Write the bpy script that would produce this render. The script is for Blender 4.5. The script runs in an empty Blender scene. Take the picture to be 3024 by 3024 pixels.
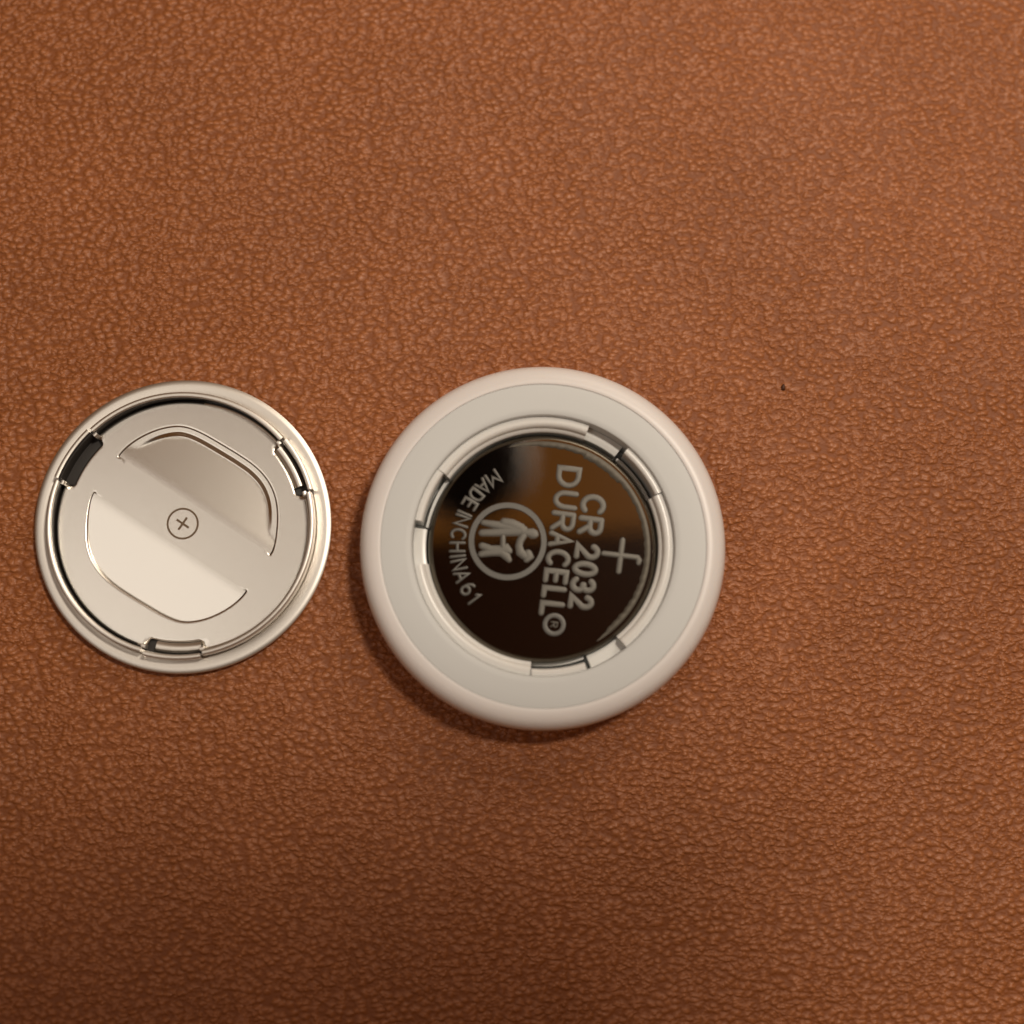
import bpy, bmesh, math, random
from mathutils import Vector, Matrix, noise
from mathutils.geometry import delaunay_2d_cdt

# 1 Blender unit = 1 cm (a tabletop close-up)
SC = bpy.context.scene
SC.unit_settings.system = 'METRIC'
SC.unit_settings.scale_length = 0.01
COL = SC.collection
random.seed(7)
MM = 0.1

# ------------------------------------------------------------------ camera
CAM_POS = Vector((-0.343, -1.952, 15.171))
cd = bpy.data.cameras.new("camera")
cam = bpy.data.objects.new("camera", cd)
COL.objects.link(cam)
SC.camera = cam
cd.sensor_width = 36.0
cd.lens = 59.52
cd.clip_start = 0.05
cd.clip_end = 500
cam.location = CAM_POS
fwd = (-CAM_POS).normalized()
right = fwd.cross(Vector((0, 1, 0))).normalized()
upv = right.cross(fwd)
cam.rotation_euler = Matrix((right, upv, -fwd)).transposed().to_euler()
cd.dof.use_dof = True
cd.dof.focus_distance = 15.22
cd.dof.aperture_fstop = 0.105

# ------------------------------------------------------------------ light
world = bpy.data.worlds.new("World")
SC.world = world
world.use_nodes = True
bg = world.node_tree.nodes["Background"]
bg.inputs["Color"].default_value = (1.0, 0.36, 0.06, 1)
bg.inputs["Strength"].default_value = 0.09


def area_lamp(name, loc, target, size, watts, color, sy=None):
    ld = bpy.data.lights.new(name, 'AREA')
    ld.energy = watts
    ld.color = color
    ld.size = size
    if sy:
        ld.shape = 'RECTANGLE'
        ld.size_y = sy
    o = bpy.data.objects.new(name, ld)
    COL.objects.link(o)
    o.location = loc
    d = Vector(target) - Vector(loc)
    o.rotation_euler = d.to_track_quat('-Z', 'Y').to_euler()
    return o


area_lamp("table_lamp", (5.0, 9.2, 9.6), (0.5, 2, 0), 6, 470, (1.0, 0.86, 0.70))
area_lamp("pendant_lamp", (13, 9.5, 46), (0, 0, 0), 5.5, 10600, (1.0, 0.88, 0.73))
area_lamp("ceiling_lamp", (-19, -6, 46), (-1, 0, 0), 27, 2350, (1.0, 0.94, 0.84))

SC.view_settings.view_transform = 'Standard'
SC.view_settings.look = 'None'
SC.view_settings.exposure = 0.0
SC.view_settings.gamma = 1.0
SC.cycles.use_denoising = True
SC.cycles.max_bounces = 8


# ------------------------------------------------------------------ helpers
def link(name, me, mat, parent=None, loc=(0, 0, 0), smooth=True):
    if mat is not None:
        me.materials.append(mat)
    if smooth:
        for p in me.polygons:
            p.use_smooth = True
    o = bpy.data.objects.new(name, me)
    COL.objects.link(o)
    o.location = loc
    if parent is not None:
        o.parent = parent
    return o


def empty(name, loc, parent=None, label=None, cat=None):
    o = bpy.data.objects.new(name, None)
    o.empty_display_size = 0.3
    COL.objects.link(o)
    o.location = loc
    if parent is not None:
        o.parent = parent
    if label:
        o["label"] = label
    if cat:
        o["category"] = cat
    return o


def auto_smooth(me, deg=35):
    me.set_sharp_from_angle(angle=math.radians(deg))


def lathe_mesh(name, prof, n=192, a0=0.0, a1=360.0, closed=False, deg=35):
    """profile of (radius, height) in mm swept round the z axis, in degrees a0..a1"""
    full = abs((a1 - a0) - 360.0) < 1e-6
    steps = n if full else max(3, int(n * (a1 - a0) / 360.0)) + 1
    vs, fs = [], []
    m = len(prof)
    for i in range(steps):
        t = math.radians(a0 + (a1 - a0) * i / (n if full else steps - 1))
        for (r, z) in prof:
            vs.append((r * MM * math.cos(t), r * MM * math.sin(t), z * MM))
    cnt = steps if full else steps - 1
    mm_ = m if closed else m - 1
    for i in range(cnt):
        j = (i + 1) % steps
        for k in range(mm_):
            l = (k + 1) % m
            fs.append((i * m + k, j * m + k, j * m + l, i * m + l))
    if closed and not full:
        fs.append(tuple(range(m - 1, -1, -1)))
        b = (steps - 1) * m
        fs.append(tuple(b + k for k in range(m)))
    me = bpy.data.meshes.new(name)
    me.from_pydata(vs, [], fs)
    bm = bmesh.new()
    bm.from_mesh(me)
    bmesh.ops.remove_doubles(bm, verts=bm.verts, dist=1e-6)
    bmesh.ops.recalc_face_normals(bm, faces=bm.faces)
    bm.to_mesh(me)
    bm.free()
    for p in me.polygons:
        p.use_smooth = True
    auto_smooth(me, deg)
    return me


def nodes_of(name):
    m = bpy.data.materials.new(name)
    m.use_nodes = True
    nt = m.node_tree
    return m, nt, nt.nodes["Principled BSDF"]


def N(nt, typ, **kw):
    n = nt.nodes.new(typ)
    for k, v in kw.items():
        if k.startswith("i_"):
            n.inputs[k[2:].replace("_", " ")].default_value = v
        else:
            setattr(n, k, v)
    return n


def simple_mat(name, color, rough, metal=0.0, spec=0.5, bump=None, coat=0.0, var=0.0, sss=0.0):
    """bump = (noise scale per cm, distance cm, strength)"""
    m, nt, p = nodes_of(name)
    p.inputs["Base Color"].default_value = (*color, 1)
    p.inputs["Roughness"].default_value = rough
    p.inputs["Metallic"].default_value = metal
    p.inputs["Specular IOR Level"].default_value = spec
    p.inputs["Coat Weight"].default_value = coat
    if sss:
        p.inputs["Subsurface Weight"].default_value = sss
        p.inputs["Subsurface Radius"].default_value = (0.12, 0.1, 0.08)
        p.inputs["Subsurface Scale"].default_value = 1.0
    tc = N(nt, "ShaderNodeTexCoord")
    if bump:
        nz = N(nt, "ShaderNodeTexNoise", i_Scale=bump[0], i_Detail=4.0)
        nt.links.new(tc.outputs["Object"], nz.inputs["Vector"])
        b = N(nt, "ShaderNodeBump", i_Strength=bump[2], i_Distance=bump[1])
        nt.links.new(nz.outputs["Fac"], b.inputs["Height"])
        nt.links.new(b.outputs["Normal"], p.inputs["Normal"])
    if var:
        n2 = N(nt, "ShaderNodeTexNoise", i_Scale=3.0, i_Detail=6.0, i_Roughness=0.65)
        nt.links.new(tc.outputs["Object"], n2.inputs["Vector"])
        mr = N(nt, "ShaderNodeMapRange")
        mr.inputs["From Min"].default_value = 0.3
        mr.inputs["From Max"].default_value = 0.7
        mr.inputs["To Min"].default_value = max(0.0, rough - var)
        mr.inputs["To Max"].default_value = rough + var
        nt.links.new(n2.outputs["Fac"], mr.inputs["Value"])
        nt.links.new(mr.outputs["Result"], p.inputs["Roughness"])
    return m


# ------------------------------------------------------------------ materials
def leather_material():
    m, nt, p = nodes_of("brown_leather")
    L = nt.links.new
    tc = N(nt, "ShaderNodeTexCoord")
    # slow warp that stretches the grain into creases, more sideways than lengthways
    mapg = N(nt, "ShaderNodeMapping")
    mapg.inputs["Scale"].default_value = (0.72, 1.0, 1.0)
    mapg.inputs["Rotation"].default_value = (0, 0, math.radians(-8))
    L(tc.outputs["Object"], mapg.inputs["Vector"])
    wn = N(nt, "ShaderNodeTexNoise", i_Scale=9.0, i_Detail=3.0, i_Roughness=0.6)
    L(mapg.outputs["Vector"], wn.inputs["Vector"])
    sub = N(nt, "ShaderNodeVectorMath", operation='SUBTRACT')
    sub.inputs[1].default_value = (0.5, 0.5, 0.5)
    L(wn.outputs["Color"], sub.inputs[0])
    scl = N(nt, "ShaderNodeVectorMath", operation='SCALE')
    scl.inputs["Scale"].default_value = 0.05
    L(sub.outputs["Vector"], scl.inputs[0])
    add = N(nt, "ShaderNodeVectorMath", operation='ADD')
    L(mapg.outputs["Vector"], add.inputs[0])
    L(scl.outputs["Vector"], add.inputs[1])

    def pebble(scale, smooth):
        # rounded pebbles that meet in soft creases
        v = N(nt, "ShaderNodeTexVoronoi", voronoi_dimensions='2D', feature='SMOOTH_F1', i_Scale=scale)
        v.inputs["Smoothness"].default_value = smooth
        L(add.outputs["Vector"], v.inputs["Vector"])
        mr = N(nt, "ShaderNodeMapRange", interpolation_type='SMOOTHSTEP')
        mr.inputs["From Min"].default_value = 0.05
        mr.inputs["From Max"].default_value = 0.67
        mr.inputs["To Min"].default_value = 1.0
        mr.inputs["To Max"].default_value = 0.0
        L(v.outputs["Distance"], mr.inputs["Value"])
        return mr
    big = pebble(17.5, 0.12)
    small = pebble(30.0, 0.2)
    # patches where the pebbles are split into finer ones
    pn = N(nt, "ShaderNodeTexNoise", i_Scale=2.6, i_Detail=2.0)
    L(tc.outputs["Object"], pn.inputs["Vector"])
    pr = N(nt, "ShaderNodeMapRange")
    pr.inputs["From Min"].default_value = 0.35
    pr.inputs["From Max"].default_value = 0.65
    pr.inputs["To Min"].default_value = 0.12
    pr.inputs["To Max"].default_value = 0.5
    L(pn.outputs["Fac"], pr.inputs["Value"])
    mx = N(nt, "ShaderNodeMix", data_type='FLOAT')
    L(pr.outputs["Result"], mx.inputs["Factor"])
    L(big.outputs["Result"], mx.inputs["A"])
    L(small.outputs["Result"], mx.inputs["B"])
    fn = N(nt, "ShaderNodeTexNoise", i_Scale=55.0, i_Detail=3.0, i_Roughness=0.6)
    L(tc.outputs["Object"], fn.inputs["Vector"])
    ma = N(nt, "ShaderNodeMath", operation='MULTIPLY_ADD')
    ma.inputs[1].default_value = 0.16
    L(fn.outputs["Fac"], ma.inputs[0])
    L(mx.outputs["Result"], ma.inputs[2])
    # long soft wrinkles
    mw = N(nt, "ShaderNodeMapping")
    mw.inputs["Scale"].default_value = (0.35, 1.3, 1.0)
    mw.inputs["Rotation"].default_value = (0, 0, math.radians(14))
    L(tc.outputs["Object"], mw.inputs["Vector"])
    ww = N(nt, "ShaderNodeTexNoise", i_Scale=5.0, i_Detail=3.0, i_Roughness=0.5, i_Distortion=0.6)
    L(mw.outputs["Vector"], ww.inputs["Vector"])
    mb = N(nt, "ShaderNodeMath", operation='MULTIPLY_ADD')
    mb.inputs[1].default_value = 0.9
    L(ww.outputs["Fac"], mb.inputs[0])
    L(ma.outputs["Value"], mb.inputs[2])
    b = N(nt, "ShaderNodeBump", i_Strength=1.0, i_Distance=0.0175)
    # some patches are worn flatter than others
    wp = N(nt, "ShaderNodeTexNoise", i_Scale=0.9, i_Detail=3.0, i_Roughness=0.6)
    L(tc.outputs["Object"], wp.inputs["Vector"])
    wr = N(nt, "ShaderNodeMapRange")
    wr.inputs["From Min"].default_value = 0.32
    wr.inputs["From Max"].default_value = 0.66
    wr.inputs["To Min"].default_value = 0.8
    wr.inputs["To Max"].default_value = 1.0
    L(wp.outputs["Fac"], wr.inputs["Value"])
    L(wr.outputs["Result"], b.inputs["Strength"])
    L(mb.outputs["Value"], b.inputs["Height"])
    L(b.outputs["Normal"], p.inputs["Normal"])
    # colour: sheen painted in as lighter pebble tops, deeper in the creases, slow blotches
    cr = N(nt, "ShaderNodeValToRGB")
    cr.color_ramp.elements[0].position = 0.12
    cr.color_ramp.elements[0].color = (0.27, 0.075, 0.0122, 1)
    cr.color_ramp.elements[1].position = 1.05 - 0.05
    cr.color_ramp.elements[1].color = (0.475, 0.173, 0.064, 1)
    L(ma.outputs["Value"], cr.inputs["Fac"])
    bn = N(nt, "ShaderNodeTexNoise", i_Scale=0.55, i_Detail=5.0, i_Roughness=0.6)
    L(tc.outputs["Object"], bn.inputs["Vector"])
    br = N(nt, "ShaderNodeMapRange")
    br.inputs["From Min"].default_value = 0.3
    br.inputs["From Max"].default_value = 0.7
    br.inputs["To Min"].default_value = 0.91
    br.inputs["To Max"].default_value = 1.07
    L(bn.outputs["Fac"], br.inputs["Value"])
    hs = N(nt, "ShaderNodeHueSaturation")
    L(br.outputs["Result"], hs.inputs["Value"])
    L(cr.outputs["Color"], hs.inputs["Color"])
    L(hs.outputs["Color"], p.inputs["Base Color"])
    rr = N(nt, "ShaderNodeMapRange")
    rr.inputs["To Min"].default_value = 0.6
    rr.inputs["To Max"].default_value = 0.40
    L(ma.outputs["Value"], rr.inputs["Value"])
    L(rr.outputs["Result"], p.inputs["Roughness"])
    p.inputs["Specular IOR Level"].default_value = 0.5
    return m


M_LEATHER = leather_material()
M_SHELL = simple_mat("white_plastic_shell", (0.86, 0.825, 0.815), 0.34, spec=0.5, sss=0.12, bump=(30, 0.001, 0.15))
M_RING = simple_mat("white_matte_plastic", (0.70, 0.725, 0.73), 0.5, bump=(60, 0.002, 0.2))
M_WELL = simple_mat("white_gloss_plastic", (0.85, 0.85, 0.83), 0.22, sss=0.1)
M_STEEL = simple_mat("blasted_steel", (0.86, 0.825, 0.77), 0.27, metal=1.0, bump=(260, 0.0010, 0.3))
M_STEEL_RIM = simple_mat("satin_steel", (0.78, 0.745, 0.695), 0.40, metal=1.0, bump=(90, 0.001, 0.3))
M_CAN = simple_mat("polished_steel_can", (0.86, 0.81, 0.75), 0.045, metal=1.0, bump=(14, 0.0006, 0.25))
M_EDGE = simple_mat("dark_can_edge", (0.14, 0.125, 0.10), 0.3, metal=1.0, bump=(60, 0.001, 0.4))  # dark base paints in the black that the steel rim mirrors
M_CRIMP = simple_mat("dull_steel_edge", (0.075, 0.064, 0.048), 0.45, metal=0.5, bump=(70, 0.002, 0.3))
M_ETCH = simple_mat("etched_steel", (0.13, 0.122, 0.108), 0.5, metal=0.7, bump=(120, 0.002, 0.5))
M_FAINT = simple_mat("faint_etched_steel", (0.10, 0.095, 0.087), 0.45, metal=0.7, bump=(120, 0.002, 0.5))
M_MARK = simple_mat("brown_laser_mark", (0.16, 0.105, 0.06), 0.5, metal=0.3)
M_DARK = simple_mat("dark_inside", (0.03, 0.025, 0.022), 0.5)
M_CRUMB = simple_mat("dark_crumb", (0.07, 0.022, 0.006), 0.6, bump=(40, 0.01, 0.6))
M_BLACK = simple_mat("black_glass_back", (0.008, 0.008, 0.008), 0.25)
M_BLACK2 = simple_mat("blob_black", (0.004, 0.004, 0.004), 0.7, spec=0.1)


# ------------------------------------------------------------------ setting
def leather_sheet():
    half, n = 40.0, 260
    vs, fs = [], []
    for j in range(n + 1):
        for i in range(n + 1):
            u = (i / n * 2 - 1)
            v = (j / n * 2 - 1)
            x = half * u * (0.25 + 0.75 * u * u)
            y = half * v * (0.25 + 0.75 * v * v)
            z = 0.05 * noise.noise(Vector((x * 0.22, y * 0.3, 1.7))) + 0.02 * noise.noise(Vector((x * 0.8, y * 0.9, 5.2)))
            # flat where the two pieces rest
            k = 1.0
            for cx, cy, r in ((0.26, -0.37, 1.7), (-3.0, -0.15, 1.4)):
                d = math.hypot(x - cx, y - cy)
                k = min(k, max(0.0, min(1.0, (d - r * 0.6) / 1.2)))
            vs.append((x, y, z * k))
    for j in range(n):
        for i in range(n):
            a = j * (n + 1) + i
            fs.append((a, a + 1, a + n + 2, a + n + 1))
    me = bpy.data.meshes.new("leather_surface")
    me.from_pydata(vs, [], fs)
    o = link("leather_surface", me, M_LEATHER)
    o["kind"] = "structure"
    o["label"] = "brown pebble-grained leather spread under everything"
    return o


leather_sheet()

# ------------------------------------------------------------------ white tracking tag
TAG = empty("tracking_tag", (0.261, -0.361, 0.0),
            label="white round plastic tracking tag opened to show its battery well", cat="tracking tag")

shell_prof = [(0, 0.0), (6, 0.03), (10, 0.22), (12.8, 0.7), (14.6, 1.5), (15.5, 2.35), (15.88, 3.2), (16.0, 4.05), (15.96, 4.75), (15.82, 5.3), (15.55, 5.75), (15.2, 6.02), (14.75, 6.16), (14.35, 6.20), (14.16, 6.17), (14.12, 6.10), (14.12, 5.5)]
link("shell", lathe_mesh("shell", shell_prof, 224), M_SHELL, TAG)
ring_prof = [(14.11, 5.5), (14.11, 6.08), (14.07, 6.13), (13.9, 6.15), (13.0, 6.15), (12.0, 6.15), (11.62, 6.13), (11.46, 6.06), (11.38, 5.92),
             (11.36, 5.6), (11.36, 1.9)]
link("face_ring", lathe_mesh("face_ring", ring_prof, 224), M_RING, TAG)
link("well_floor", lathe_mesh("well_floor", [(0, 1.55), (8, 1.55), (11.34, 1.55), (11.34, 2.1)], 128), M_WELL, TAG)


def arc_block(name, r0, r1, z0, z1, a0, a1, bev=0.12):
    """rounded block lying along an arc, closed at both ends"""
    prof = [(r0, z0), (r0, z1 - bev), (r0 + bev * 0.3, z1 - bev * 0.3), (r0 + bev, z1), (r1 - bev, z1), (r1, z1 - bev * 0.4), (r1, z0)]
    return lathe_mesh(name, prof, 240, a0, a1, closed=True, deg=50)


lug_me = lathe_mesh("locking_lug", [(10.08, 1.6), (10.08, 4.62), (10.14, 4.84), (10.28, 4.92), (10.40, 4.98), (10.46, 5.30), (10.58, 5.54), (10.78, 5.64),
                                    (11.0, 5.62), (11.33, 5.5), (11.33, 1.6)], 240, 0, 75.0, closed=True, deg=50)
tab_me = arc_block("locking_tab", 10.72, 11.34, 2.2, 5.78, 0, 24.6, 0.22)
low_me = arc_block("tab_ledge", 10.10, 10.42, 1.6, 3.6, 0, 25.6, 0.16)
shelf_me = arc_block("recess_shelf", 10.22, 11.34, 1.6, 4.25, 0, 19.0, 0.10)
for me, mat in ((lug_me, M_WELL), (tab_me, M_WELL), (low_me, M_WELL), (shelf_me, M_WELL)):
    me.materials.append(mat)
for k in range(3):
    base = 50.0 + 120.0 * k
    for nm, me, a in (("locking_lug", lug_me, base - 101.0), ("locking_tab", tab_me, base - 25.6),
                      ("tab_ledge", low_me, base - 25.4), ("recess_shelf", shelf_me, base + 1.6)):
        o = bpy.data.objects.new(nm, me)
        COL.objects.link(o)
        o.parent = TAG
        o.rotation_euler = (0, 0, math.radians(a))

# ------------------------------------------------------------------ coin cell
CELL = empty("coin_cell", (0.258, -0.378, 0.175),
             label="shiny coin battery with engraved lettering seated in the white tag", cat="battery")
TOP = 3.2                                    # battery height in mm
edge_prof = [(9.0, 0), (9.5, 0), (9.9, 0.2), (10.0, 0.5), (10.0, TOP - 0.5), (9.96, TOP - 0.30), (9.86, TOP - 0.14), (9.73, TOP - 0.04), (9.60, TOP)]
link("can_edge", lathe_mesh("can_edge", edge_prof, 224, deg=60), M_EDGE, CELL)
face_prof = [(9.60, TOP), (8.0, TOP), (4.0, TOP), (0, TOP)]
link("can_face", lathe_mesh("can_face", face_prof, 224, deg=60), M_CAN, CELL)


def crimp_mesh():
    """thin wavy-edged band pressed round the rim"""
    vs, fs = [], []
    rnd = random.Random(3)
    n = 300
    a0, a1 = -62.0, 112.0
    ph = [rnd.uniform(0, 6.28) for _ in range(4)]
    for i in range(n + 1):
        a = a0 + (a1 - a0) * i / n
        w = 0.045 * math.sin(math.radians(a) * 74 + ph[0]) + 0.035 * math.sin(math.radians(a) * 41 + ph[1])
        ri = 8.86 + w * 0.7 + (-0.16 if 41 < a < 66 else 0.0)
        fade = min(1.0, (a - a0) / 14.0, (a1 - a) / 25.0)
        ri = 9.38 + (ri - 9.38) * max(0.02, fade)
        h = 0.028 * max(0.02, fade)
        t = math.radians(a)
        for r, z in ((ri, TOP - 0.004), (ri + 0.05, TOP - 0.003 + h), (9.36, TOP - 0.003 + h), (9.44, TOP - 0.004)):
            vs.append((r * MM * math.cos(t), r * MM * math.sin(t), z * MM))
    for i in range(n):
        for k in range(3):
            fs.append((i * 4 + k, (i + 1) * 4 + k, (i + 1) * 4 + k + 1, i * 4 + k + 1)[::-1])
    me = bpy.data.meshes.new("crimp_band")
    me.from_pydata(vs, [], fs)
    me.update()
    return me


cb = link("crimp_band", crimp_mesh(), M_CRIMP, CELL)


# ---- engraved strokes
def arc(cx, cy, rx, ry, d0, d1, n=10):
    return [(cx + rx * math.cos(math.radians(d0 + (d1 - d0) * i / n)), cy + ry * math.sin(math.radians(d0 + (d1 - d0) * i / n)))
            for i in range(n + 1)]


# glyph strokes in a 1 x 1 box
GLYPH = {
    'C': [arc(0.56, 0.5, 0.56, 0.5, 48, 312, 18)],
    'R': [[(0, 0), (0, 1)], [(0, 1), (0.5, 1)] + arc(0.55, 0.73, 0.42, 0.27, 90, -90, 9) + [(0, 0.46)], [(0.5, 0.46), (0.98, 0)]],
    '2': [arc(0.47, 0.70, 0.46, 0.30, 165, -30, 11) + [(0.0, 0.0), (0.97, 0.0)]],
    '0': [arc(0.5, 0.5, 0.5, 0.5, 0, 360, 26)],
    '3': [arc(0.45, 0.74, 0.46, 0.26, 150, -90, 11), arc(0.45, 0.26, 0.52, 0.27, 90, -150, 11)],
    'D': [[(0, 0), (0, 1), (0.4, 1)] + arc(0.42, 0.5, 0.56, 0.5, 90, -90, 12) + [(0, 0)]],
    'U': [[(0, 1), (0, 0.45)] + arc(0.5, 0.45, 0.5, 0.45, 180, 360, 11) + [(1, 1)]],
    'A': [[(0, 0), (0.5, 1), (1, 0)], [(0.2, 0.33), (0.8, 0.33)]],
    'E': [[(0.95, 1), (0, 1), (0, 0), (0.95, 0)], [(0, 0.5), (0.85, 0.5)]],
    'L': [[(0, 1), (0, 0), (0.95, 0)]],
    'M': [[(0, 0), (0, 1), (0.5, 0.35), (1, 1), (1, 0)]],
    'I': [[(0.5, 0), (0.5, 1)]],
    'N': [[(0, 0), (0, 1), (1, 0), (1, 1)]],
    'H': [[(0, 0), (0, 1)], [(1, 0), (1, 1)], [(0, 0.5), (1, 0.5)]],
    '6': [arc(0.5, 0.3, 0.5, 0.3, 0, 360, 18), [(0.0, 0.32)] + arc(0.62, 0.45, 0.62, 0.55, 180, 95, 7)],
    '1': [[(0.2, 0.8), (0.55, 1), (0.55, 0)]],
}


def stroke(bm, pts, rads, h):
    """a low pillow-shaped ridge with round ends along 2-D points (mm)"""
    P = [Vector((p[0], p[1])) for p in pts]
    keep = [0] + [i for i in range(1, len(P)) if (P[i] - P[i - 1]).length > 1e-5]
    P = [P[i] for i in keep]
    R = [rads[i] for i in keep] if isinstance(rads, (list, tuple)) else [rads] * len(P)
    n = len(P)
    closed = n > 3 and (P[0] - P[-1]).length < 1e-3
    rings = []

    def ring(c, nrm, r, hh):
        out = []
        for a in (180, 150, 115, 90, 65, 30, 0):
            t = math.radians(a)
            q = c + nrm * (r * math.cos(t))
            out.append(bm.verts.new((q.x * MM, q.y * MM, (TOP - 0.004 + hh * math.sin(t)) * MM)))
        return out
    if closed:
        P = P[:-1]
        n -= 1
    for i in range(n):
        if closed:
            d0 = (P[i] - P[i - 1]).normalized()
            d1 = (P[(i + 1) % n] - P[i]).normalized()
        else:
            d0 = (P[i] - P[i - 1]).normalized() if i else (P[1] - P[0]).normalized()
            d1 = (P[i + 1] - P[i]).normalized() if i < n - 1 else d0
        d = d0 + d1
        d = d.normalized() if d.length > 1e-4 else d1
        nrm = Vector((-d.y, d.x))
        k = max(0.62, nrm.dot(Vector((-d0.y, d0.x))))
        r = R[i]
        if not closed and i == 0:
            for a in (85, 55, 28):
                t = math.radians(a)
                rings.append(ring(P[i] - d * (r * math.sin(t)), nrm, r * math.cos(t), h * math.cos(t)))
        rings.append(ring(P[i], nrm, r / k, h))
        if not closed and i == n - 1:
            for a in (28, 55, 85):
                t = math.radians(a)
                rings.append(ring(P[i] + d * (r * math.sin(t)), nrm, r * math.cos(t), h * math.cos(t)))
    m = len(rings)
    for i in range(m if closed else m - 1):
        a, b = rings[i], rings[(i + 1) % m]
        for j in range(6):
            bm.faces.new((a[j], a[j + 1], b[j + 1], b[j]))


def stroke_obj(name, strokes, h, parent, mat=None):
    """strokes = list of (points, radius or radii)"""
    bm = bmesh.new()
    for i, (pts, r) in enumerate(strokes):
        stroke(bm, pts, r, h * (1 + 0.03 * i))
    bmesh.ops.recalc_face_normals(bm, faces=bm.faces)
    for f in bm.faces:
        if f.normal.z < -0.05:
            f.normal_flip()
    me = bpy.data.meshes.new(name)
    bm.to_mesh(me)
    bm.free()
    return link(name, me, mat or M_ETCH, parent)


def letter(ch, centre, axis_deg, width, height, r, h, parent, mat=None):
    """centre in mm on the cell; axis_deg = reading direction"""
    t = math.radians(axis_deg)
    dx, dy = math.cos(t), math.sin(t)
    ux, uy = -dy, dx
    st = []
    w, hh = width - 2 * r, height - 2 * r
    for pts in GLYPH[ch]:
        q = []
        # straight runs are subdivided so corners stay tight
        for (x, y) in pts:
            a = (x - 0.5) * w
            b = (y - 0.5) * hh
            q.append((centre[0] + dx * a + ux * b, centre[1] + dy * a + uy * b))
        st.append((q, r))
    return stroke_obj("letter", st, h, parent, mat)


K = 88.5 * 1.0                                # picture units per mm while laying the engraving out


def line_of_letters(name, chars, spans, origin, dirdeg, cap, r, h):
    part = empty(name, (0, 0, 0), CELL)
    t = math.radians(dirdeg)
    for ch, (s, e) in zip(chars, spans):
        mid = (s + e) / 2
        c = (origin[0] + math.cos(t) * mid, origin[1] + math.sin(t) * mid)
        letter(ch, c, dirdeg, (e - s), cap, r, h, part)
    return part


DIR = -97.4
cr = [(540, 708), (714, 874), (924, 1066), (1066, 1196), (1192, 1326), (1322, 1454)]
line_of_letters("type_lettering", "CR2032", [((a - 995) / K, (b - 995) / K) for a, b in cr], (3.88, -0.34), DIR, 2.36, 0.285, 0.04)
du = [(318, 500), (512, 668), (676, 842), (836, 968), (974, 1120), (1126, 1254), (1260, 1372), (1378, 1510)]
line_of_letters("brand_lettering", "DURACELL", [((a - 917) / K, (b - 917) / K) for a, b in du], (1.53, 0.54), DIR, 2.26, 0.26, 0.04)

# curved line along the left edge
part = empty("origin_lettering", (0, 0, 0), CELL)
seq = [('M', 125.2, 1.25), ('A', 134.0, 1.15), ('D', 141.8, 1.05), ('E', 149.0, 0.95), ('I', 156.4, 0.6), ('N', 161.6, 1.1),
       ('C', 170.8, 1.1), ('H', 179.6, 1.05), ('I', 185.8, 0.6), ('N', 191.6, 1.05), ('A', 199.4, 1.1), ('6', 209.0, 1.0), ('1', 217.0, 0.9)]
for ch, a, w in seq:
    t = math.radians(a)
    letter(ch, (7.46 * math.cos(t), 7.46 * math.sin(t)), a + 90, w, 1.5, 0.155, 0.04, part, M_FAINT)

# plus sign with its small hook
stroke_obj("plus_sign", [([(6.98, 0.68), (6.62, -2.05)], 0.27), ([(5.3, -0.47), (8.28, -0.83)], 0.25),
                         ([(8.28, -0.83), (8.42, -1.08), (8.36, -1.32)], [0.25, 0.27, 0.24])], 0.045, CELL)
# registered mark
reg = empty("registered_mark", (0, 0, 0), CELL)
stroke_obj("mark_ring", [(arc(0.96, -6.70, 0.80, 0.80, 0, 360, 36), 0.22)], 0.02, reg, M_FAINT)
t = []
for pts in GLYPH['R']:
    q = []
    for (x, y) in pts:
        a, b = (x - 0.5) * 0.42, (y - 0.5) * 0.55
        q.append((0.96 + math.cos(math.radians(DIR)) * a - math.sin(math.radians(DIR)) * b,
                  -6.70 + math.sin(math.radians(DIR)) * a + math.cos(math.radians(DIR)) * b))
    t.append((q, 0.085))
stroke_obj("letter", t, 0.08, reg)


# emblem: ring with an adult and a child
def flat_ring(name, cx, cy, r0, r1, h, parent):
    prof = [(r0, -0.004), (r0 + 0.06, h), (r1 - 0.06, h), (r1, -0.004)]
    me = lathe_mesh(name, [(r, TOP + z) for r, z in prof], 120)
    return link(name, me, M_FAINT, parent, (cx * MM, cy * MM, 0))


EMB = empty("emblem", (0, 0, 0), CELL)
flat_ring("emblem_ring", -3.07, 0.565, 2.88, 3.45, 0.05, EMB)


def px(x, y):
    return ((x - 940) / K, (965 - y) / K)


def pstroke(lst):
    return ([px(x, y) for x, y, r in lst], [r / K for x, y, r in lst])


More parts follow.
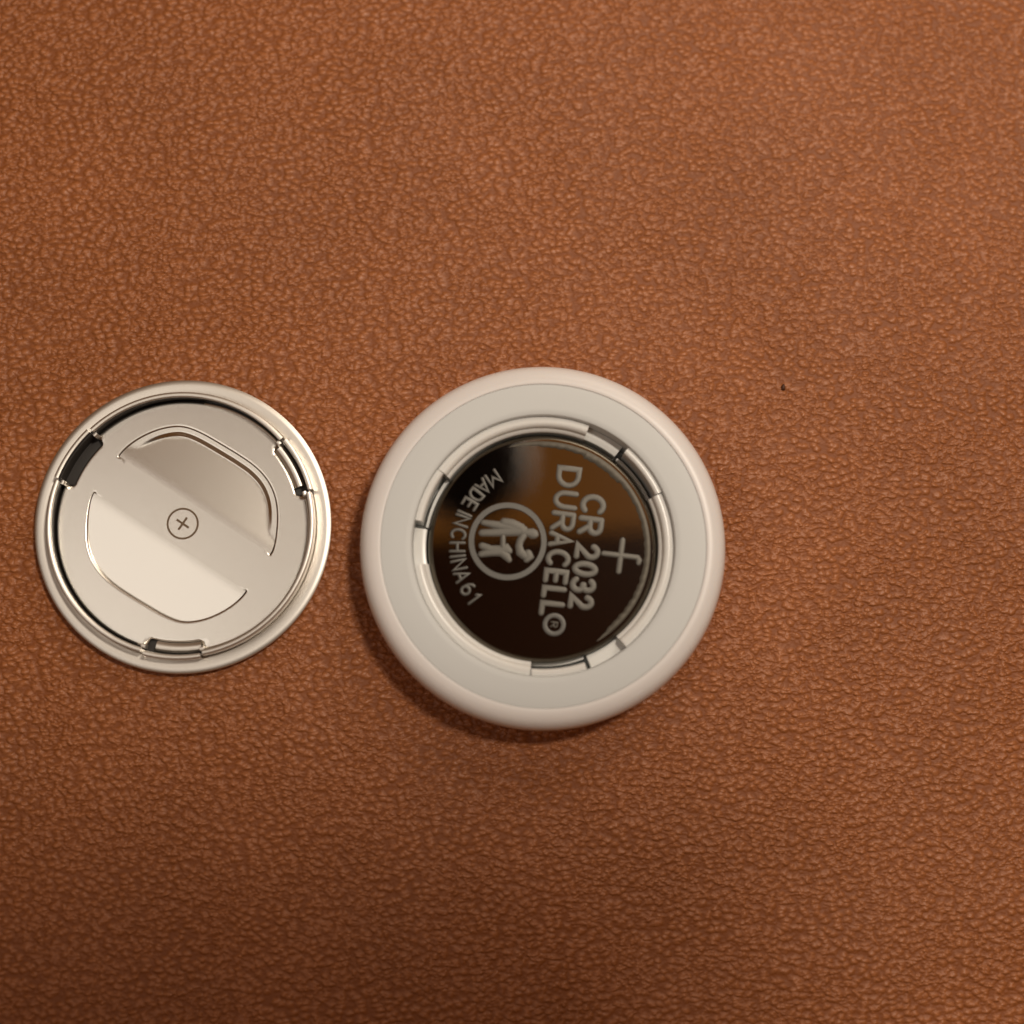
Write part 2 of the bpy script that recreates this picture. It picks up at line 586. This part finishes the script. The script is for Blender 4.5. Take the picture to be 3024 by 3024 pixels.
stroke_obj("adult_figure", [
    pstroke([(480, 770, 24), (560, 785, 32), (650, 800, 36), (730, 815, 44), (790, 830, 40)]),
    pstroke([(470, 850, 30), (560, 848, 32), (660, 840, 38), (740, 830, 46), (785, 830, 40)]),
    pstroke([(640, 765, 34), (700, 780, 40), (770, 815, 42), (800, 850, 30)]),
    pstroke([(790, 845, 34), (820, 845, 30), (858, 855, 44), (870, 858, 40)]),
    pstroke([(790, 870, 32), (765, 910, 30), (755, 950, 30), (765, 1000, 34), (800, 1025, 36)]),
], 0.05, EMB)
stroke_obj("child_figure", [
    pstroke([(825, 1010, 34), (835, 1035, 36), (815, 1058, 26)]),
    pstroke([(470, 950, 28), (540, 980, 34), (620, 985, 40), (660, 975, 42), (680, 990, 28)]),
    pstroke([(465, 1015, 28), (540, 1000, 34), (620, 995, 36), (660, 1030, 34), (680, 1060, 24)]),
    pstroke([(632, 880, 22), (632, 960, 24)]),
], 0.05, EMB)

# ------------------------------------------------------------------ steel cover, lying inside up
COV = empty("battery_cover", (-2.936, -0.144, 0.0),
            label="round steel battery cover lying inside up, plus mark at its centre", cat="battery cover")
fl = [(0, 0.05), (6, 0.10), (10, 0.28), (12.2, 0.52), (12.95, 0.74), (13.2, 0.98), (13.17, 1.14), (13.0, 1.22), (12.7, 1.23), (12.2, 1.17),
      (11.95, 1.12), (11.84, 1.0), (11.84, 0.6)]
link("flange", lathe_mesh("flange", fl, 224), M_STEEL_RIM, COV)
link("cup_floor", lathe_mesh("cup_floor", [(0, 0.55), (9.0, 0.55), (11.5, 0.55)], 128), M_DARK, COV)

WALL = [(11.82, 0.7), (11.82, 2.62), (11.78, 2.74), (11.68, 2.80), (11.54, 2.80), (11.42, 2.76), (11.36, 2.66), (11.36, 2.50), (11.5, 2.45), (11.5, 0.6)]
# three bayonet places where the wall steps outward
TABS = (147.5, 27.5, 267.5)
HALF = 12.2
link("gap_shade", lathe_mesh("gap_shade", [(11.40, 0.5), (11.40, 2.48), (11.48, 2.48)], 224, 82, 250), M_DARK, COV)  # near-black arc painting in the dark of the gap, left side only
for n_, a in enumerate(TABS):
    s, e = a + HALF + 1.2, a + 120 - HALF - 1.2
    link("cup_wall", lathe_mesh("cup_wall", WALL, 224, s, e, closed=True), M_STEEL_RIM, COV)
    lug = [(r + 0.20, z - 0.18 if z > 1.5 else z) for r, z in WALL]
    link("locking_lug", lathe_mesh("locking_lug", lug, 224, a - HALF, a + HALF, closed=True), M_STEEL_RIM, COV)
    if n_ > 0:
        # strip bent inward at the foot of the lug
        strip = [(10.46, 0.75), (10.48, 1.10), (10.68, 1.28), (10.92, 1.34), (11.16, 1.28), (11.30, 1.10), (11.32, 0.75)]
        link("bent_strip", lathe_mesh("bent_strip", strip, 224, a - HALF + 3.6, a + HALF + 0.2, closed=True), M_STEEL_RIM, COV)
    for sg in (-1, 1):
        # little ear left standing at each end of the cut
        ear = arc_block("wall_ear", 11.0, 11.38, 1.0, 2.35, a + sg * (HALF + 1.0) - 0.9, a + sg * (HALF + 1.0) + 0.9, 0.1)
        link("wall_ear", ear, M_STEEL_RIM, COV)

# contact plate --------------------------------------------------
KC = 66.8


def cp(x, y):
    return ((x - 943) / KC, (981 - y) / KC)


slot_px = [(552, 566), (572, 538), (615, 496), (685, 448), (780, 404), (880, 384), (950, 390), (1040, 426), (1150, 490), (1280, 568), (1375, 636),
           (1445, 718), (1487, 815), (1500, 920), (1494, 1040), (1478, 1125), (1462, 1150)]


def chaikin(p, it=2):
    for _ in range(it):
        q = [p[0]]
        for a, b in zip(p[:-1], p[1:]):
            q.append((a[0] * .75 + b[0] * .25, a[1] * .75 + b[1] * .25))
            q.append((a[0] * .25 + b[0] * .75, a[1] * .25 + b[1] * .75))
        q.append(p[-1])
        p = q
    return p


def resample(p, step):
    """even spacing along a polyline, ends kept"""
    P = [Vector(q) for q in p]
    ln = [0.0]
    for a, b in zip(P[:-1], P[1:]):
        ln.append(ln[-1] + (b - a).length)
    n = max(2, round(ln[-1] / step))
    out, k = [], 0
    for i in range(n + 1):
        t = ln[-1] * i / n
        while k < len(P) - 2 and ln[k + 1] < t:
            k += 1
        f = (t - ln[k]) / max(1e-9, ln[k + 1] - ln[k])
        q = P[k].lerp(P[k + 1], min(1.0, f))
        out.append((q.x, q.y))
    return out


CEN = cp(937, 969)
slotA = resample(chaikin([cp(*q) for q in slot_px], 3), 0.26)
slotB = [(2 * CEN[0] - x, 2 * CEN[1] - y) for x, y in slotA]
PLATE_Z = 1.15
PLATE_R = 11.26


def plate_outline():
    pts = []
    marks = []
    for a in TABS:
        marks.append((a - HALF - 0.8, a + HALF + 0.8))
    a = 0.0
    while a < 360:
        inside = any((a - s) % 360 <= (e - s) for s, e in marks)
        pts.append((a, 10.42 if inside else PLATE_R))
        a += 1.2
    out = []
    for i, (a, r) in enumerate(pts):
        t = math.radians(a)
        out.append((r * math.cos(t), r * math.sin(t)))
    return out


def in_poly(p, pts):
    c = False
    j = len(pts) - 1
    for i in range(len(pts)):
        xi, yi = pts[i][0], pts[i][1]
        xj, yj = pts[j][0], pts[j][1]
        if (yi > p.y) != (yj > p.y) and p.x < (xj - xi) * (p.y - yi) / (yj - yi) + xi:
            c = not c
        j = i
    return c


def seg_dist(p, segs):
    best = 99.0
    for a, b in segs:
        ab = b - a
        t = max(0.0, min(1.0, (p - a).dot(ab) / ab.length_squared))
        best = min(best, (p - a - ab * t).length)
    return best


NH = 40


def loop_with_hinge(outline):
    """the curved free edge plus NH-1 points back along the straight hinge"""
    vs = [Vector(p) for p in outline]
    h0, h1 = vs[0].copy(), vs[-1].copy()
    return vs + [h1.lerp(h0, i / NH) for i in range(1, NH)]


def mesh_from_cdt(name, rv, rf, zf):
    me = bpy.data.meshes.new(name)
    me.from_pydata([(v.x * MM, v.y * MM, zf(v) * MM) for v in rv], [], [tuple(f) for f in rf])
    me.update()
    bm = bmesh.new()
    bm.from_mesh(me)
    bmesh.ops.recalc_face_normals(bm, faces=bm.faces)
    for f in bm.faces:
        if f.normal.z < 0:
            f.normal_flip()
    bm.to_mesh(me)
    bm.free()
    return me


def flap_mesh(name, outline, lip):
    """spring flap: hinged along the straight end, bent down, its free edge curled up to the plate"""
    vs = loop_with_hinge(outline)
    nb = len(outline)
    h0, h1 = vs[0], vs[nb - 1]
    hd = (h1 - h0).normalized()
    nrm = Vector((-hd.y, hd.x))
    mid = sum((v for v in vs[:nb]), Vector((0, 0))) / nb
    if (mid - h0).dot(nrm) < 0:
        nrm = -nrm
    segs = [(a, b) for a, b in zip(vs[:nb - 1], vs[1:nb])]
    poly = [v.copy() for v in vs]
    total = len(vs)
    edges = [(i, (i + 1) % total) for i in range(total)]
    for off in (0.1, 0.22, 0.34, 0.42, 0.5, 0.58, 0.66, 0.74, 0.82):
        for i in range(nb):
            a, b = vs[max(0, i - 1)], vs[min(nb - 1, i + 1)]
            d = (b - a).normalized()
            for sg in (1, -1):
                q = vs[i] + Vector((d.y, -d.x)) * off * sg
                if in_poly(q, poly) and seg_dist(q, segs) > off * 0.9 and (q - h0).dot(nrm) > 0.05:
                    vs.append(q)
    g = 0.25
    x = -11.0
    while x < 11:
        y = -11.0
        while y < 11:
            q = Vector((x, y))
            if in_poly(q, poly) and seg_dist(q, segs) > 0.92 and (q - h0).dot(nrm) > 0.1:
                vs.append(q)
            y += g
        x += g
    rv, re, rf, *_ = delaunay_2d_cdt(vs, edges, [], 1, 1e-5)
    W = 0.9
    slope = math.tan(math.radians(FLAP_DEG))

    def zf(v):
        d = max(0.0, (v - h0).dot(nrm))
        z = -slope * (d * d / (2 * W) if d < W else d - W / 2)
        e = seg_dist(v, segs)
        # the free edge stays near the plate as a narrow lip, then steps down to the flap
        k = max(0.0, min(1.0, (lip + 0.40 - e) / 0.40)) if lip > 0 else 0.0
        k = k * k * (3 - 2 * k)
        return z * (1 - k) + max(z, -0.07 - 0.05 * e) * k
    return mesh_from_cdt(name, rv, rf, zf)


def plate_mesh(name, outer, slots):
    """the stamped plate with two openings; its free edges are rounded, the hinge lines run on into the flaps"""
    vs = [Vector(p) for p in outer]
    n0 = len(vs)
    edges = [(i, (i + 1) % n0) for i in range(n0)]
    segs = [(vs[i], vs[(i + 1) % n0]) for i in range(n0)]
    holes = []
    free = []
    for sl in slots:
        lp = loop_with_hinge(sl)
        b = len(vs)
        m = len(lp)
        vs += lp
        edges += [((b + i), b + (i + 1) % m) for i in range(m)]
        holes.append([v.copy() for v in lp])
        free.append([v.copy() for v in lp[:len(sl)]])
        segs += [(a, c) for a, c in zip(lp[:len(sl) - 1], lp[1:len(sl)])]
    outer_v = [v.copy() for v in vs[:n0]]
    for fr in free:
        for c in (fr[0], fr[-1]):
            for off in (0.05, 0.1, 0.16, 0.3):
                for k in range(16):
                    q = c + Vector((math.cos(k * math.pi / 8), math.sin(k * math.pi / 8))) * off
                    if not any(in_poly(q, h) for h in holes) and seg_dist(q, segs) > off * 0.9:
                        vs.append(q)
    g = 0.45
    for ix in range(-25, 26):
        for iy in range(-25, 26):
            q = Vector((ix * g, iy * g))
            if in_poly(q, outer_v) and not any(in_poly(q, h) for h in holes) and seg_dist(q, segs) > 0.42 \
                    and all(seg_dist(q, [(h[len(f) - 1], h[0])]) > 0.15 for h, f in zip(holes, free)):
                vs.append(q)
    for ring in [outer_v + outer_v[:2]] + free:
        for i in range(1, len(ring) - 1):
            d = (ring[i + 1] - ring[i - 1]).normalized()
            for off in (0.05, 0.1, 0.16, 0.3):
                for sg in (1, -1):
                    q = ring[i] + Vector((d.y, -d.x)) * off * sg
                    if in_poly(q, outer_v) and not any(in_poly(q, h) for h in holes) and seg_dist(q, segs) > off * 0.9:
                        vs.append(q)
    rv, re, rf, *_ = delaunay_2d_cdt(vs, edges, [], 1, 1e-5)
    keep = []
    for f in rf:
        c = (rv[f[0]] + rv[f[1]] + rv[f[2]]) / 3
        if in_poly(c, outer_v) and not any(in_poly(c, h) for h in holes):
            keep.append(f)

    def zf(v):
        e = seg_dist(v, segs)
        k = max(0.0, 1 - e / 0.16)
        return -0.12 * k * k
    me = mesh_from_cdt(name, rv, keep, zf)
    # sheet thickness below every free edge
    bm = bmesh.new()
    bm.from_mesh(me)
    rim = [ed for ed in bm.edges if len(ed.link_faces) == 1 and max(v.co.z for v in ed.verts) < -0.05 * MM]
    ext = bmesh.ops.extrude_edge_only(bm, edges=rim)["geom"]
    for v in ext:
        if isinstance(v, bmesh.types.BMVert):
            v.co.z -= 0.3 * MM
    bm.to_mesh(me)
    bm.free()
    return me


link("contact_plate", plate_mesh("contact_plate", plate_outline(), [slotA, slotB]), M_STEEL, COV, (0, 0, PLATE_Z * MM))

FLAP_DEG = 5.6
for sl, lip in ((slotA, 0.40), (slotB, 0.0)):
    link("contact_flap", flap_mesh("contact_flap", sl, lip), M_STEEL, COV, (0, 0, PLATE_Z * MM))

# plus mark printed on the plate
PM = empty("plus_mark", (CEN[0] * MM + 0.004, CEN[1] * MM - 0.002, (PLATE_Z + 0.004) * MM), COV)
link("mark_ring", lathe_mesh("mark_ring", [(1.25, 0), (1.26, 0.012), (1.42, 0.012), (1.43, 0)], 96), M_MARK, PM)
for k in range(2):
    bm = bmesh.new()
    bmesh.ops.create_cube(bm, size=1.0)
    hgt = 0.012 + 0.003 * k
    bmesh.ops.scale(bm, vec=(0.132, 0.020, hgt * MM), verts=bm.verts)
    bmesh.ops.translate(bm, vec=(0, 0, hgt * MM / 2), verts=bm.verts)
    me = bpy.data.meshes.new("mark_bar")
    bm.to_mesh(me)
    bm.free()
    o = link("mark_bar", me, M_MARK, PM, smooth=False)
    o.rotation_euler = (0, 0, math.radians(-34 + 90 * k))

# ------------------------------------------------------------------ dark crumb on the leather
bm = bmesh.new()
bmesh.ops.create_icosphere(bm, subdivisions=2, radius=0.024)
for v in bm.verts:
    k = 1 + 0.35 * noise.noise(v.co * 60)
    v.co = Vector((v.co.x * 0.85 * k, v.co.y * 1.2 * k, max(v.co.z, -0.01) * 0.7 * k))
me = bpy.data.meshes.new("crumb")
bm.to_mesh(me)
bm.free()
cr_o = link("crumb", me, M_CRUMB, None, (2.484, 1.155, 0.012))
cr_o["label"] = "tiny dark brown crumb on the leather to the upper right of the white tag"
cr_o["category"] = "crumb"


# ------------------------------------------------------------------ the phone that takes the picture, mirrored in the cell
def rounded_slab(name, sx, sy, sz, rad, mat, parent, loc):
    bm = bmesh.new()
    pts = []
    for cx, cy, a in ((1, 1, 0), (-1, 1, 90), (-1, -1, 180), (1, -1, 270)):
        for i in range(9):
            t = math.radians(a + i * 11.25)
            pts.append((cx * (sx / 2 - rad) + rad * math.cos(t), cy * (sy / 2 - rad) + rad * math.sin(t)))
    rows = []
    for ins, z in ((0.12, 0), (0.0, 0.12), (0.0, sz - 0.12), (0.12, sz)):
        rows.append([bm.verts.new((x * (1 - 2 * ins / sx), y * (1 - 2 * ins / sy), z)) for x, y in pts])
    n = len(pts)
    for a, b in zip(rows[:-1], rows[1:]):
        for i in range(n):
            bm.faces.new((a[i], a[(i + 1) % n], b[(i + 1) % n], b[i]))
    bm.faces.new(rows[0][::-1])
    bm.faces.new(rows[-1])
    bmesh.ops.recalc_face_normals(bm, faces=bm.faces)
    me = bpy.data.meshes.new(name)
    bm.to_mesh(me)
    bm.free()
    o = link(name, me, mat, parent, loc)
    auto_smooth(me, 40)
    return o


PHONE = empty("phone", (2.3, -5.62, 16.6), label="black phone held above the table, seen mirrored in the coin battery", cat="phone")
PHONE.rotation_euler = (0, 0, math.radians(2.5))
rounded_slab("phone_body", 8.2, 14.6, 0.8, 0.9, M_BLACK, PHONE, (0, 0, 0))
cu = bpy.data.curves.new("added_dark_blob", 'CURVE')  # added out of view, only to put a dark round shape in the cell's reflection
cu.dimensions = '3D'
cu.bevel_depth = 0.46
cu.bevel_resolution = 4
cu.use_fill_caps = True
sp = cu.splines.new('POLY')
pts = [(-4.1, 4.6), (-5.1, 6.6), (-5.4, 9.2), (-4.7, 11.6), (-3.5, 12.0), (-2.65, 11.0), (-2.4, 9.6), (-2.35, 8.3), (-2.33, 7.9), (-2.31, 7.6)]
sp.points.add(len(pts) - 1)
for i, (x, y) in enumerate(pts):
    sp.points[i].co = (x, y, 0.45, 1)
    sp.points[i].radius = (1.0, 1.0, 1.2, 1.5, 1.9, 2.3, 2.6, 2.4, 1.7, 0.7)[i]
tmp = bpy.data.objects.new("added_dark_blob_curve", cu)
COL.objects.link(tmp)
me = bpy.data.meshes.new_from_object(tmp.evaluated_get(bpy.context.evaluated_depsgraph_get()))
bpy.data.objects.remove(tmp)
me.name = "added_dark_blob"
link("added_dark_blob", me, M_BLACK2, PHONE)
